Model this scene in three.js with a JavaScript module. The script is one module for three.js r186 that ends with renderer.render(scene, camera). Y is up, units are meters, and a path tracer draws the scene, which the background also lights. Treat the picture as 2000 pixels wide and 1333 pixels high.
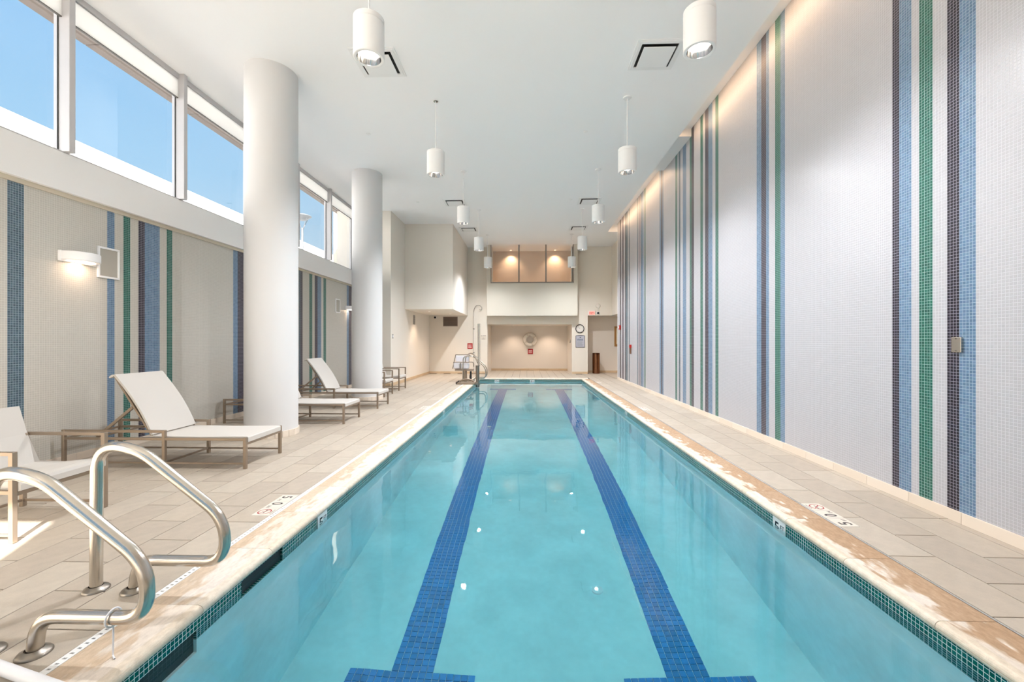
import * as THREE from 'three';
import { RoundedBoxGeometry } from 'three/addons/geometries/RoundedBoxGeometry.js';
import { mergeGeometries } from 'three/addons/utils/BufferGeometryUtils.js';
import { RectAreaLightUniformsLib } from 'three/addons/lights/RectAreaLightUniformsLib.js';

RectAreaLightUniformsLib.init();
// ---------------------------------------------------------------- camera, sky, sun, exposure
const H = 1.267;                                   // eye height above the deck
const scene = new THREE.Scene();
const camera = new THREE.PerspectiveCamera(2 * Math.atan(666.5 / 833) * 180 / Math.PI, 2000 / 1333, 0.05, 400);
camera.position.set(0, H, 0);
camera.rotation.y = Math.atan(28 / 833);
const renderer = new THREE.WebGLRenderer({ antialias: true });
renderer.toneMapping = THREE.LinearToneMapping;
renderer.toneMappingExposure = 1.5;
renderer.shadowMap.enabled = true;

{ // clear sky: a plain gradient with height, the same all round
  const W = 64, N = 256, d = new Float32Array(W * N * 4), stops = [[0, .74, .88, .98], [.08, .62, .83, 1.0], [.2, .40, .70, .99], [.4, .24, .56, .97], [1, .12, .36, .85]];
  for (let r = 0; r < N; r++) {
    const e = Math.max(0, ((r + .5) / N - .5) * 2);
    let k = 0; while (k < stops.length - 2 && e > stops[k + 1][0]) k++;
    const t = Math.min(1, Math.max(0, (e - stops[k][0]) / (stops[k + 1][0] - stops[k][0])));
    for (let c = 0; c < W; c++) { for (let i = 0; i < 3; i++) d[(r * W + c) * 4 + i] = .65 * (stops[k][i + 1] * (1 - t) + stops[k + 1][i + 1] * t); d[(r * W + c) * 4 + 3] = 1; }
  }
  const t = new THREE.DataTexture(d, W, N, THREE.RGBAFormat, THREE.FloatType);
  t.mapping = THREE.EquirectangularReflectionMapping; t.magFilter = THREE.LinearFilter; t.needsUpdate = true;
  scene.background = t;
}
const sun = new THREE.DirectionalLight(0xfffaf4, 25);
const SUN = new THREE.Vector3(.45, .70, .89).normalize();           // towards the sun: behind the viewer, to the right
sun.position.copy(SUN).multiplyScalar(40); sun.target.position.set(0, 0, -6); sun.position.add(sun.target.position);
sun.castShadow = true; sun.shadow.mapSize.set(4096, 4096);
Object.assign(sun.shadow.camera, { left: -25, right: 25, top: 25, bottom: -25, near: 1, far: 90 });
scene.add(sun, sun.target);

// ---------------------------------------------------------------- helpers
let seed = 7;
const rnd = () => { seed = (seed + 0x6d2b79f5) | 0; let t = Math.imul(seed ^ (seed >>> 15), 1 | seed); t = (t + Math.imul(t ^ (t >>> 7), 61 | t)) ^ t; return ((t ^ (t >>> 14)) >>> 0) / 4294967296; };
const lerp = (a, b, t) => a + (b - a) * t, V = (x, y, z) => new THREE.Vector3(x, y, z);
const hash = (x, y, s = 0) => { let n = (x * 374761393 + y * 668265263 + s * 974634277) | 0; n = Math.imul(n ^ (n >>> 13), 1274126177); return ((n ^ (n >>> 16)) >>> 0) / 4294967296; };
function vnoise(x, y, per, s) { // tileable value noise
  const xi = Math.floor(x), yi = Math.floor(y), fx = x - xi, fy = y - yi, u = fx * fx * (3 - 2 * fx), v = fy * fy * (3 - 2 * fy), m = (k) => ((k % per) + per) % per;
  return lerp(lerp(hash(m(xi), m(yi), s), hash(m(xi + 1), m(yi), s), u), lerp(hash(m(xi), m(yi + 1), s), hash(m(xi + 1), m(yi + 1), s), u), v);
}
const fbm = (x, y, per, s, oct = 4) => { let a = .5, t = 0; for (let i = 0; i < oct; i++) { t += a * vnoise(x, y, per, s + i); x *= 2; y *= 2; per *= 2; a *= .5; } return t; };
function tex(N, M, f, srgb = true) { // f(x, y) -> [r, g, b] in 0..255, x and y in 0..1
  const d = new Uint8Array(N * M * 4);
  for (let y = 0; y < M; y++) for (let x = 0; x < N; x++) { const c = f((x + .5) / N, (y + .5) / M, x, y), i = (y * N + x) * 4; d[i] = c[0]; d[i + 1] = c[1]; d[i + 2] = c[2]; d[i + 3] = 255; }
  const t = new THREE.DataTexture(d, N, M); t.wrapS = t.wrapT = THREE.RepeatWrapping; t.magFilter = THREE.LinearFilter; t.minFilter = THREE.LinearMipmapLinearFilter; t.generateMipmaps = true;
  if (srgb) t.colorSpace = THREE.SRGBColorSpace; t.needsUpdate = true; return t;
}
const rep = (t, s) => { const c = t.clone(); c.repeat.set(s, s); c.needsUpdate = true; return c; };
const mat = (color, roughness = .6, o = {}) => new THREE.MeshPhysicalMaterial({ color, roughness, ...o });
function uvm(g, s = 1) { // uv in metres by the dominant direction of each face
  if (g.index) g = g.toNonIndexed();
  const p = g.attributes.position, uv = new Float32Array(p.count * 2), a = V(), b = V(), c = V();
  for (let i = 0; i < p.count; i += 3) {
    a.fromBufferAttribute(p, i); b.fromBufferAttribute(p, i + 1); c.fromBufferAttribute(p, i + 2);
    const n = b.clone().sub(a).cross(c.clone().sub(a)), x = Math.abs(n.x), y = Math.abs(n.y), z = Math.abs(n.z);
    [a, b, c].forEach((q, k) => { const [u, v] = x >= y && x >= z ? [q.z, q.y] : y >= z ? [q.x, q.z] : [q.x, q.y]; uv[(i + k) * 2] = u / s; uv[(i + k) * 2 + 1] = v / s; });
  }
  g.setAttribute('uv', new THREE.BufferAttribute(uv, 2)); return g;
}
const clean = (g) => { g = g.index ? g.toNonIndexed() : g; for (const k of Object.keys(g.attributes)) if (!['position', 'normal', 'uv'].includes(k)) g.deleteAttribute(k); if (!g.attributes.uv) g.setAttribute('uv', new THREE.BufferAttribute(new Float32Array(g.attributes.position.count * 2), 2)); return g; };
const merge = (l) => l.length === 1 ? l[0] : mergeGeometries(l.map(clean));
const B = (x0, x1, y0, y1, z0, z1) => uvm(new THREE.BoxGeometry(Math.abs(x1 - x0), Math.abs(y1 - y0), Math.abs(z1 - z0)).translate((x0 + x1) / 2, (y0 + y1) / 2, (z0 + z1) / 2));
const RB = (x0, x1, y0, y1, z0, z1, r = .004, s = 2) => new RoundedBoxGeometry(Math.abs(x1 - x0), Math.abs(y1 - y0), Math.abs(z1 - z0), s, r).translate((x0 + x1) / 2, (y0 + y1) / 2, (z0 + z1) / 2);
const CY = (r0, r1, h, x, y, z, n = 40, open = false) => new THREE.CylinderGeometry(r0, r1, h, n, 1, open).translate(x, y, z);
const LA = (pts, n = 48) => new THREE.LatheGeometry(pts.map((p) => new THREE.Vector2(...p)), n);
function BAR(a, b, w, h = w) { // square bar between two points
  const A = V(...a), D = V(...b).sub(A), L = D.length(), g = new THREE.BoxGeometry(w, h, L);
  g.lookAt(D.normalize()); return g.translate((a[0] + b[0]) / 2, (a[1] + b[1]) / 2, (a[2] + b[2]) / 2);
}
function TUBE(pts, r, n = 64, rs = 16, t = .5) { return new THREE.TubeGeometry(new THREE.CatmullRomCurve3(pts.map((p) => V(...p)), false, 'catmullrom', t), n, r, rs); }
function BEND(pts, rad, r, rs = 18) { // a tube with straight runs and round bends
  const path = new THREE.CurvePath(), P = pts.map((p) => V(...p)); let from = P[0];
  for (let i = 1; i < P.length - 1; i++) {
    const k = Array.isArray(rad) ? rad[i - 1] : rad, a = P[i].clone().add(P[i - 1].clone().sub(P[i]).setLength(k)), b = P[i].clone().add(P[i + 1].clone().sub(P[i]).setLength(k));
    path.add(new THREE.LineCurve3(from, a)); path.add(new THREE.QuadraticBezierCurve3(a, P[i].clone(), b)); from = b;
  }
  path.add(new THREE.LineCurve3(from, P[P.length - 1]));
  return new THREE.TubeGeometry(path, 140, r, rs);
}
const used = {};
const numbered = (n) => { used[n] = (used[n] ?? -1) + 1; return used[n] ? n + '_' + String(used[n]).padStart(3, '0') : n; };
function obj(name, g, m, parent = scene) {
  const o = new THREE.Mesh(Array.isArray(g) ? merge(g) : g, m); o.name = parent === scene ? numbered(name) : name;
  o.castShadow = o.receiveShadow = true; parent.add(o); return o;
}
function tag(o, label, category, group) { o.userData.label = label; o.userData.category = category; if (group) o.userData.group = group; return o; }
function thing(name, label, category, [x, y, z] = [0, 0, 0], turn = 0, group) {
  const o = new THREE.Group(); o.name = numbered(name); o.position.set(x, y, z); o.rotation.y = turn; scene.add(o); return tag(o, label, category, group);
}
function copy(o, [x, y, z], turn = 0, label) { const c = o.clone(); c.name = numbered(o.name.replace(/_\d+$/, '')); c.position.set(x, y, z); c.rotation.y = turn; c.userData = { ...o.userData }; if (label) c.userData.label = label; scene.add(c); return c; }
function struct(name, g, m, label) { const o = g === null ? new THREE.Group() : obj(name, g, m); if (g === null) { o.name = numbered(name); scene.add(o); } o.userData.kind = 'structure'; if (label) o.userData.label = label; return o; }
function canvasTex(w, h, draw) { const c = document.createElement('canvas'); c.width = w; c.height = h; draw(c.getContext('2d'), w, h); const t = new THREE.CanvasTexture(c); t.colorSpace = THREE.SRGBColorSpace; return t; }
function spot(parent, [x, y, z], [tx, ty, tz], color, I, angle, pen = .6, size = 4) {
  const l = new THREE.SpotLight(color, I, 0, angle, pen, 2); l.position.set(x, y, z); l.target.position.set(tx, ty, tz); l.castShadow = true; l.shadow.radius = size; l.shadow.bias = -.0005; parent.add(l, l.target); return l;
}

// ---------------------------------------------------------------- sizes of the room, metres; y = 0 is the deck, the viewer looks along -z
const XL = -4.78, XR = 3.015, XW = -4.72, YC = 4.905, ZB = 2.6, ZE = -16.5, PX0 = -1.57, PX1 = 1.87, PZ0 = -.9, PZ1 = -14.47, YW = -.11, DEPTH = 1.45, P = .0218;
const SX0 = -1.86, SX1 = 2.133;                     // outer edges of the drain strips

// ---------------------------------------------------------------- materials
const grainT = tex(256, 256, (x, y) => { const v = 234 + 18 * (fbm(x * 16, y * 16, 16, 3) - .47) + 9 * (hash(x * 256 | 0, y * 256 | 0, 9) - .5); return [v, v, v]; });
const paint = (c, r = .75) => mat(c, r);
const M = {
  ceiling: paint('#fafafa', .85), white: paint('#f3f2f2', .55), column: paint('#dbdad9', .6), wallWarm: paint('#ebe4d9', .8), cream: paint('#e4dccf', .8), niche: paint('#e6dccf', .8),
  frame: mat('#c9c7c8', .45, { metalness: .25 }), gap: mat('#77736f', .6, { metalness: .4 }), shade: mat('#f6f5f3', 1, { transmission: .55, thickness: 0 }), soffit: mat('#7d6f66', .8), band: paint('#f3f2f1', .6),
  steel: mat('#c3bcb2', .23, { metalness: 1 }), steelDark: mat('#8d867d', .35, { metalness: 1 }), bronze: mat('#9a8a79', .42, { metalness: .65 }), sling: mat('#cbc6bf', .85, { sheen: .2 }), slingEdge: mat('#e0dbd3', .9),
  pendant: mat('#f1f1f0', .5), reflector: mat('#e8e8e8', .12, { metalness: 1 }), lampGlow: mat('#ffffff', .4, { emissive: '#fff6ea', emissiveIntensity: 2.2 }), warmGlow: mat('#ffffff', .4, { emissive: '#ffdcb8', emissiveIntensity: 3 }),
  grout: mat('#4e4032', .95), strip: mat('#ecebe8', .5), black: mat('#151515', .6), dark: mat('#33302e', .6), grey: mat('#a8a39b', .6), trim: mat('#cfc5b2', .6),
  glass: mat('#ffffff', 0, { transmission: 1, thickness: 0, ior: 1.5 }), red: mat('#b3161a', .5), redPull: mat('#b52a22', .4), plastic: mat('#e9e9ec', .4), wood: mat('#a8783f', .5),
};
const tileRelief = tex(512, 512, (x, y) => { const e = (t) => { t = (t * 16) % 1; return Math.min(t, 1 - t); }, d = Math.min(e(x), e(y)), v = 255 * Math.min(1, Math.max(0, (d - .035) / .09)); return [v, v, v]; }, false);
function mosaic(rgb, vary, grout, rough = .32) {
  const t = tex(512, 512, (x, y, px, py) => {
    const i = Math.floor(x * 16), j = Math.floor(y * 16), e = (k) => Math.min(k, 1 - k), d = Math.min(e((x * 16) % 1), e((y * 16) % 1)), g = d < .065, h = hash(i, j, rgb[0] | 0) - .5, q = (hash(px, py, 5) - .5) * 5;
    return g ? grout.map((c) => c + q) : rgb.map((c, k) => Math.max(0, Math.min(255, c + vary * h * 2 + q + (hash(i, j, 40 + k) - .5) * vary * .5)));
  });
  const m = mat('#ffffff', rough, { map: rep(t, 1 / (16 * P)), bumpMap: rep(tileRelief, 1 / (16 * P)), bumpScale: .0007 });
  return m;
}
const GR = [228, 229, 234];
const T = { W: mosaic([178, 178, 183], 2.2, [200, 200, 206]), B: mosaic([92, 121, 150], 10, [160, 178, 196]), N: mosaic([22, 17, 34], 8, [158, 154, 168]), G: mosaic([14, 88, 76], 8, [150, 182, 174]), S: mosaic([70, 92, 106], 9, [150, 166, 174]), U: mosaic([62, 50, 70], 9, [156, 148, 160]) };
const TL = { W: mosaic([192, 188, 179], 2.2, [212, 208, 199]) };
const poolGreen = mosaic([10, 92, 84], 12, [214, 224, 220], .15);
const deckM = ['#c8bbaa', '#c4b7a6', '#cbbfaf', '#c1b4a4'].map((c) => mat(c, .55, { map: rep(grainT, 1 / .6), bumpMap: rep(grainT, 1 / .3), bumpScale: .0006 }));
const baseM = [mat('#e5d8c8', .5), mat('#e1d3c2', .5)], baseWarm = [mat('#d9bf9c', .55), mat('#d4b995', .55)];

// ---------------------------------------------------------------- mosaic walls
function mosaicWall(name, x, face, y0, y1, n0, n1, bands, base, label) { // bands: [from, to, colour] in tiles along -z
  const w = struct(name, null, null, label);
  let at = n0; const piece = (a, b, k, nm) => { if (b > a) obj(nm, uvm(new THREE.BoxGeometry(.02, y1 - y0, (b - a) * P).translate(x + face * -.01, (y0 + y1) / 2, -(a + b) / 2 * P)), k, w); };
  for (const [a, b, c] of bands) { piece(at, a, base, 'white_mosaic'); piece(a, b, c, 'mosaic_stripe'); at = b; }
  piece(at, n1, base, 'white_mosaic'); return w;
}
const wr = mosaicWall('wall_right', XR, -1, .078, 5.15, -Math.round(ZB / P), 652, [[136, 141, T.B], [141, 145, T.N], [150, 155, T.G], [158, 163, T.B], [163, 166, T.N], [233, 237, T.B], [237, 242, T.G], [248, 251, T.B], [251, 256, T.N], [256, 261, T.B], [312, 317, T.G], [322, 329, T.B], [329, 335, T.N], [339, 344, T.G], [357, 362, T.N], [362, 366, T.G], [374, 382, T.B], [388, 392, T.S], [396, 401, T.G], [435, 439, T.B], [439, 443, T.N], [443, 448, T.B], [500, 505, T.G], [508, 519, T.B], [519, 522, T.N], [526, 530, T.U], [534, 538, T.S], [576, 581, T.S], [587, 599, T.S], [599, 603, T.N], [612, 620, T.U], [628, 635, T.N]], T.W, 'white mosaic wall with blue, green and navy vertical stripes');
obj('wall_core', B(XR + .02, XR + .25, 0, 5.2, ZB, -652 * P), M.white, wr);
obj('end_cap', B(XR - .004, XR + .25, 0, 5.2, -652 * P, -652 * P - .012), M.white, wr);
const wl = mosaicWall('wall_left', XL, 1, .078, 2.80, -Math.round(ZB / P), 541, [[173, 179, T.S], [216, 220, T.B], [225, 229, T.G], [234, 238, T.N], [238, 248, T.B], [253, 257, T.G], [312, 317, T.B], [317, 324, T.N], [404, 407, T.S], [407, 411, T.N], [424, 430, T.G], [435, 441, T.N], [441, 449, T.B], [454, 460, T.G], [514, 520, T.B], [520, 528, T.N]], TL.W, 'beige mosaic wall with vertical stripes below the windows');
obj('wall_core', B(XL - .02, XL - .3, -.05, 2.8, ZB, -11.8), M.white, wl);
obj('top_band', B(XW, XL - .3, 2.80, 3.19, ZB, -11.78), M.band, wl);
obj('edge_trim', B(XL, XL + .016, 2.755, 2.7985, ZB, -11.78), M.trim, wl);

function baseboard(name, x, face, z0, z1, h, mats, first, label, alongX) {
  const b = struct(name, null, null, label); let k = 0;
  for (let z = first; z > z1; z -= .41, k++) { const a = Math.min(z, z0), e = Math.max(z - .407, z1); if (a - e > .02) obj('base_tile', B(x, x + face * .012, 0, h, a, e), mats[k % 2], b); }
  obj('grout_bed', B(x, x + face * .008, 0, h - .001, z0, z1), M.grout, b); return b;
}
baseboard('baseboard_right', XR, -1, ZB, -14.2, .078, baseM, -3.05 + .41 * 13, 'cream tile skirting along the striped wall');
baseboard('baseboard_left', XL, 1, ZB, -11.78, .078, baseM, ZB, 'cream tile skirting under the beige mosaic wall');

// ---------------------------------------------------------------- deck tiles, coping, drain strips
const floor = struct('floor', null, null, 'beige stone tile deck around the pool');
{
  const slabs = [B(XL - .1, SX0, -.3, -.006, ZB, -18.4), B(SX1, 5.2, -.3, -.006, ZB, -18.4), B(SX0, SX1, -.3, -.006, PZ1 - .27, -18.4), B(SX0, SX1, -.3, -.006, ZB, PZ0 + .27)];
  obj('grout_bed', slabs, M.grout, floor);
  const tw = .268, tl = .557, gapw = .0062, cells = [];
  const inRoom = (x, z) => z > ZE || (x > -1.52 && x < 1.77 && z > -18.3) || (x > 2.36 && z > -17.2);
  const add = (x0, x1, z0, z1) => { // clip away the pool and the coping
    const cut = (a, b, c, d) => { if (b - a > .03 && d - c > .03 && inRoom((a + b) / 2, (c + d) / 2)) cells.push([a, b, c, d]); };
    const zi = PZ1 - .27, zn = PZ0 + .27;
    if (x1 <= SX0 + .001 || x0 >= SX1 - .001) return cut(x0, x1, z0, z1);
    if (z1 > zn) cut(x0, x1, Math.max(z0, zn), z1);
    if (z0 < zi) cut(x0, x1, z0, Math.min(z1, zi));
  };
  const rows = (x0, x1, off) => { for (let z = off; z > -18.4; z -= tl) add(x0, x1, Math.max(z - tl + gapw, -18.4), Math.min(z, ZB)); };
  for (let k = 0; k < 12; k++) { const x1 = SX0 - k * tw - gapw / 2, x0 = Math.max(SX0 - (k + 1) * tw + gapw / 2, XL + .012); if (x1 - x0 > .02) rows(x0, x1, (k % 2 ? -3.76 : -3.48) + tl * 12); }
  for (let k = 0; k < 3; k++) rows(SX1 + k * tw + gapw, SX1 + (k + 1) * tw, (k % 2 ? -2.87 : -2.59) + tl * 10);
  rows(SX1 + 3 * tw + gapw, XR - .012, -2.59 + tl * 10);
  for (let k = 0; k < 15; k++) { const x0 = SX0 + k * tw + gapw, x1 = Math.min(SX0 + (k + 1) * tw, SX1); if (x1 - x0 > .03) rows(x0, x1, (k % 2 ? -3.76 : -3.48) + tl * 12); }
  for (let k = 0; k < 7; k++) for (let z = -14.2; z > -17.2; z -= tl) cells.push([XR + .01 + k * .3, XR + .307 + k * .3, z - tl + gapw, z]);
  const tileG = (w, d) => { // a thin tile with a chamfered top edge, base at y = 0
    const c = .0015, h = .0065, a = w / 2, b = d / 2, q = [[-a, -h, -b], [a, -h, -b], [a, -h, b], [-a, -h, b], [-a, -c, -b], [a, -c, -b], [a, -c, b], [-a, -c, b], [-a + c, 0, -b + c], [a - c, 0, -b + c], [a - c, 0, b - c], [-a + c, 0, b - c]], f = [];
    for (let i = 0; i < 4; i++) { const j = (i + 1) % 4; f.push([i, 4 + i, 4 + j], [i, 4 + j, j], [4 + i, 8 + i, 8 + j], [4 + i, 8 + j, 4 + j]); }
    f.push([8, 11, 10], [8, 10, 9]);
    const g = new THREE.BufferGeometry(); g.setAttribute('position', new THREE.Float32BufferAttribute(f.flat().flatMap((i) => q[i]), 3)); g.computeVertexNormals(); return uvm(g);
  };
  cells.sort((p, q) => { const f = ([a, b, c, d]) => (d > -1.3 ? 1e3 : 0) + Math.hypot((a + b) / 2, (c + d) / 2); return f(p) - f(q); });
  const cache = {}, rest = [];
  cells.forEach(([a, b, c, d], i) => {
    const w = b - a, l = d - c, key = w.toFixed(3) + '_' + l.toFixed(3), x = (a + b) / 2, z = (c + d) / 2;
    if (i < 298) { const o = obj('deck_tile', cache[key] ??= tileG(w, l), deckM[Math.floor(hash(i, 3) * 4)], floor); o.position.set(x, 0, z); } else rest.push(tileG(w, l).translate(x, 0, z));
  });
  obj('far_deck_tiles', rest, deckM[0], floor).userData.kind = 'stuff';
}
// coping: cast stone with a round nose, brown stain along the drain and pale scale towards the water
const copingTex = (stain, bias, sd) => tex(256, 1024, (x, y) => { // x: 0 at the drain, 1 at the nose; y along the edge
  const n = fbm(x * 5, y * 14, 14, sd, 5), patch = fbm(x * 9, y * 30, 30, sd + 7, 4), fine = hash(x * 256 | 0, y * 1024 | 0, 4) - .5, pale = [224, 214, 203], nose = [221, 209, 192];
  const scale = Math.min(1, Math.max(0, (n * .75 + patch * .45 - bias - .34 + x * .62) / .16)), spk = fine * 12 + 34 * (fbm(x * 24, y * 90, 90, sd + 3, 3) - .45);
  const c = x > .82 ? nose : stain.map((k, i) => lerp(k, pale[i], scale)); return c.map((k) => Math.max(0, Math.min(255, k + spk)));
});
const shifted = (t) => { const c = t.clone(); c.offset.set(0, .43); c.needsUpdate = true; return c; };
const copL = copingTex([205, 184, 160], .40, 21), copR = copingTex([180, 150, 120], .56, 91);
const copingM = [copL, copR].map((t) => [mat('#ffffff', .6, { map: t, bumpMap: grainT, bumpScale: .0012 }), mat('#faf7f3', .6, { map: shifted(t), bumpMap: grainT, bumpScale: .0012 })]);
function copingGeo(len, uoff) { // section in (s, y): s = 0 at the nose; runs along z
  const S = [[.27, -.055], [.27, 0]], w = .27; for (let i = 0; i <= 10; i++) { const a = Math.PI / 2 + i / 10 * Math.PI * .98; S.push([.027 + .027 * Math.cos(a), -.027 + .027 * Math.sin(a)]); } S.push([.03, -.055]);
  let L = [0]; for (let i = 1; i < S.length; i++) L.push(L[i - 1] + Math.hypot(S[i][0] - S[i - 1][0], S[i][1] - S[i - 1][1]));
  const pos = [], uv = [], tri = (...k) => k.forEach(([i, e]) => { pos.push(S[i][0], S[i][1], e ? len / 2 : -len / 2); uv.push(1 - Math.min(1, Math.max(0, (S[i][0]) / w)), uoff + (e ? len : 0) / 2.2); });
  for (let i = 0; i < S.length - 1; i++) { tri([i, 0], [i + 1, 1], [i + 1, 0]); tri([i, 0], [i, 1], [i + 1, 1]); }
  for (let i = 1; i < S.length - 1; i++) { tri([0, 0], [i, 0], [i + 1, 0]); tri([0, 1], [i + 1, 1], [i, 1]); }
  const g = new THREE.BufferGeometry(); g.setAttribute('position', new THREE.Float32BufferAttribute(pos, 3)); g.setAttribute('uv', new THREE.Float32BufferAttribute(uv, 2)); g.computeVertexNormals(); return g;
}
const coping = struct('trim_1', null, null, 'cast stone coping with a rounded nose around the pool');
{
  const len = .557, geos = [0, .25, .5, .75].map((k) => copingGeo(len - .003, k)); let n = 0;
  for (let z = PZ0 + .02; z > PZ1; z -= len, n++) for (const s of [-1, 1]) {
    const zz = z - len / 2; if (zz < PZ1) continue;
    const o = obj('coping_stone', geos[(n * 3 + (s > 0 ? 1 : 0)) % 4], copingM[s > 0 ? 1 : 0][n % 2], coping);
    o.position.set(s < 0 ? PX0 + .022 : PX1 - .022, 0, zz); o.rotation.y = s < 0 ? Math.PI : 0;
  }
  for (const [z, t] of [[PZ1, Math.PI / 2], [PZ0, -Math.PI / 2]]) for (let k = 0; k < 7; k++) {
    const w = (SX1 - .035 - SX0 - .035) / 7, o = obj('coping_stone', copingGeo(w - .003, k * .13), copingM[0][k % 2], coping);
    o.position.set(SX0 + .035 + (k + .5) * w, 0, z + (t > 0 ? .022 : -.022)); o.rotation.y = t;
  }
}
for (const [x0, x1, l] of [[SX0, PX0 + .022 - .27, 'white slotted drain strip beside the loungers'], [PX1 - .022 + .27, SX1, 'white slotted drain strip beside the striped wall']]) {
  const d = struct('trim_2', null, null, l), bars = [], a = x0 + .002, b = x1 - .002;
  obj('channel', B(a, b, -.05, -.012, PZ0, PZ1), M.black, d);
  obj('rail', [B(a, a + .011, -.012, .001, PZ0, PZ1), B(b - .011, b, -.012, .001, PZ0, PZ1)], M.strip, d);
  for (let z = PZ0; z > PZ1; z -= .0286) bars.push(B(a + .011, b - .011, -.012, .001, z, z - .0195));
  obj('slot_bars', bars, M.strip, d).userData.kind = 'stuff';
}

// ---------------------------------------------------------------- pool
const plasterT = tex(512, 512, (x, y) => { const v = 246 + 26 * (fbm(x * 6, y * 6, 6, 51, 5) - .48) + 10 * (fbm(x * 40, y * 40, 40, 61, 3) - .45); return [v * .95, v, v].map((k) => Math.min(255, k)); });
const plaster = mat('#f4fcff', .8, { map: rep(plasterT, 1 / 1.8) });
const basin = struct('pool_basin', null, null, 'pale plaster pool with two blue lane lines');
{
  const yb = YW - DEPTH, yt = -.05, g0 = yt - .153;
  obj('basin_floor', B(PX0 - .2, PX1 + .2, yb - .2, yb, PZ0 + .2, PZ1 - .2), plaster, basin);
  const open = [[-2.30, -2.70], [-1.66, -1.98]]; // skimmer mouths in the left side
  obj('basin_wall', [B(PX0 - .2, PX0, yb, g0 - .12, PZ0, PZ1), B(PX1, PX1 + .2, yb, g0, PZ0, PZ1), B(PX0 - .2, PX1 + .2, yb, g0, PZ1 - .2, PZ1), B(PX0 - .2, PX1 + .2, yb, g0, PZ0, PZ0 + .2), B(PX0 - .2, PX0, g0 - .12, g0, PZ0, open[1][0]), B(PX0 - .2, PX0, g0 - .12, g0, open[1][1], PZ1)], plaster, basin);
  const band = []; let at = PZ0;
  for (const [a, b, hi, lo] of [[open[1][0], open[1][1], -.115, -.3], [open[0][0], open[0][1], -.062, -.19]]) { band.push(B(PX0 - .2, PX0, g0, yt, at, a)); if (hi < yt) band.push(B(PX0 - .2, PX0, hi, yt, a, b)); if (lo > g0) band.push(B(PX0 - .2, PX0, g0, lo, a, b)); at = b; }
  band.push(B(PX0 - .2, PX0, g0, yt, at, PZ1));
  obj('waterline_tiles', [...band, B(PX1, PX1 + .2, g0, yt, PZ0, PZ1), B(PX0 - .2, PX1 + .2, g0, yt, PZ1 - .2, PZ1), B(PX0 - .2, PX1 + .2, g0, yt, PZ0, PZ0 + .2)], poolGreen, basin);
  for (const [a, b] of open) obj('skimmer_mouth', B(PX0 - .15, PX0 - .016, -.33, -.051, a, b), M.black, basin);
  const q = .0463, blue = ['#1a80c8', '#1e88d0', '#177abc'].map((c) => mat(c, .35)), tg = RB(-.0217, .0217, -.003, .003, -.0217, .0217, .002, 1), list = [];
  for (const c of [-.7535, 1.048]) {
    for (let z = -2.80; z > -13.62; z -= q) for (let i = 0; i < 6; i++) list.push([c + (i - 2.5) * q, z - q / 2]);
    for (const z0 of [-2.80 + 6 * q, -13.62]) for (let r = 0; r < 6; r++) for (let i = 0; i < 18; i++) list.push([c + (i - 8.5) * q, z0 - (r + .5) * q]);
  }
  list.sort((a, b) => (a[1] > -2.7) - (b[1] > -2.7) || b[1] - a[1]);
  const more = [];
  list.forEach(([x, z], i) => { if (i < 299) { const o = obj('lane_tile', tg, blue[Math.floor(hash(i, 8) * 3)], basin); o.position.set(x, yb + .003, z); } else more.push(clean(tg.clone()).translate(x, yb + .003, z)); });
  obj('far_lane_tiles', more, blue[0], basin).userData.kind = 'stuff';
  obj('floor_fitting', CY(.042, .045, .016, .59, yb + .008, -3.59, 32), M.plastic, basin);
  for (const [x, z] of [[-.73, -8.4], [.4, -11.2]]) obj('floor_fitting', CY(.042, .045, .016, x, yb + .008, z, 32), M.plastic, basin);
}
{ // water: a closed body; colour comes from its depth
  const N = 512, h = tex(N, N, (x, y) => { const v = 255 * (.6 * fbm(x * 7, y * 7, 7, 71, 3) + .4 * fbm(x * 19, y * 13, 19, 81, 2)); return [v, v, v]; }, false);
  const w = mat('#ffffff', 0, { transmission: 1, thickness: 1, ior: 1.333, attenuationColor: new THREE.Color(.50, .92, .98), attenuationDistance: 2.5, bumpMap: rep(h, 1 / 2.4), bumpScale: .0022 });
  tag(obj('pool_water', uvm(new THREE.BoxGeometry(PX1 - PX0 + .06, DEPTH + .05, PZ0 - PZ1 + .06).translate((PX0 + PX1) / 2, YW - (DEPTH + .05) / 2, (PZ0 + PZ1) / 2)), w), 'clear turquoise water filling the lap pool', 'water');
}

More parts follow.
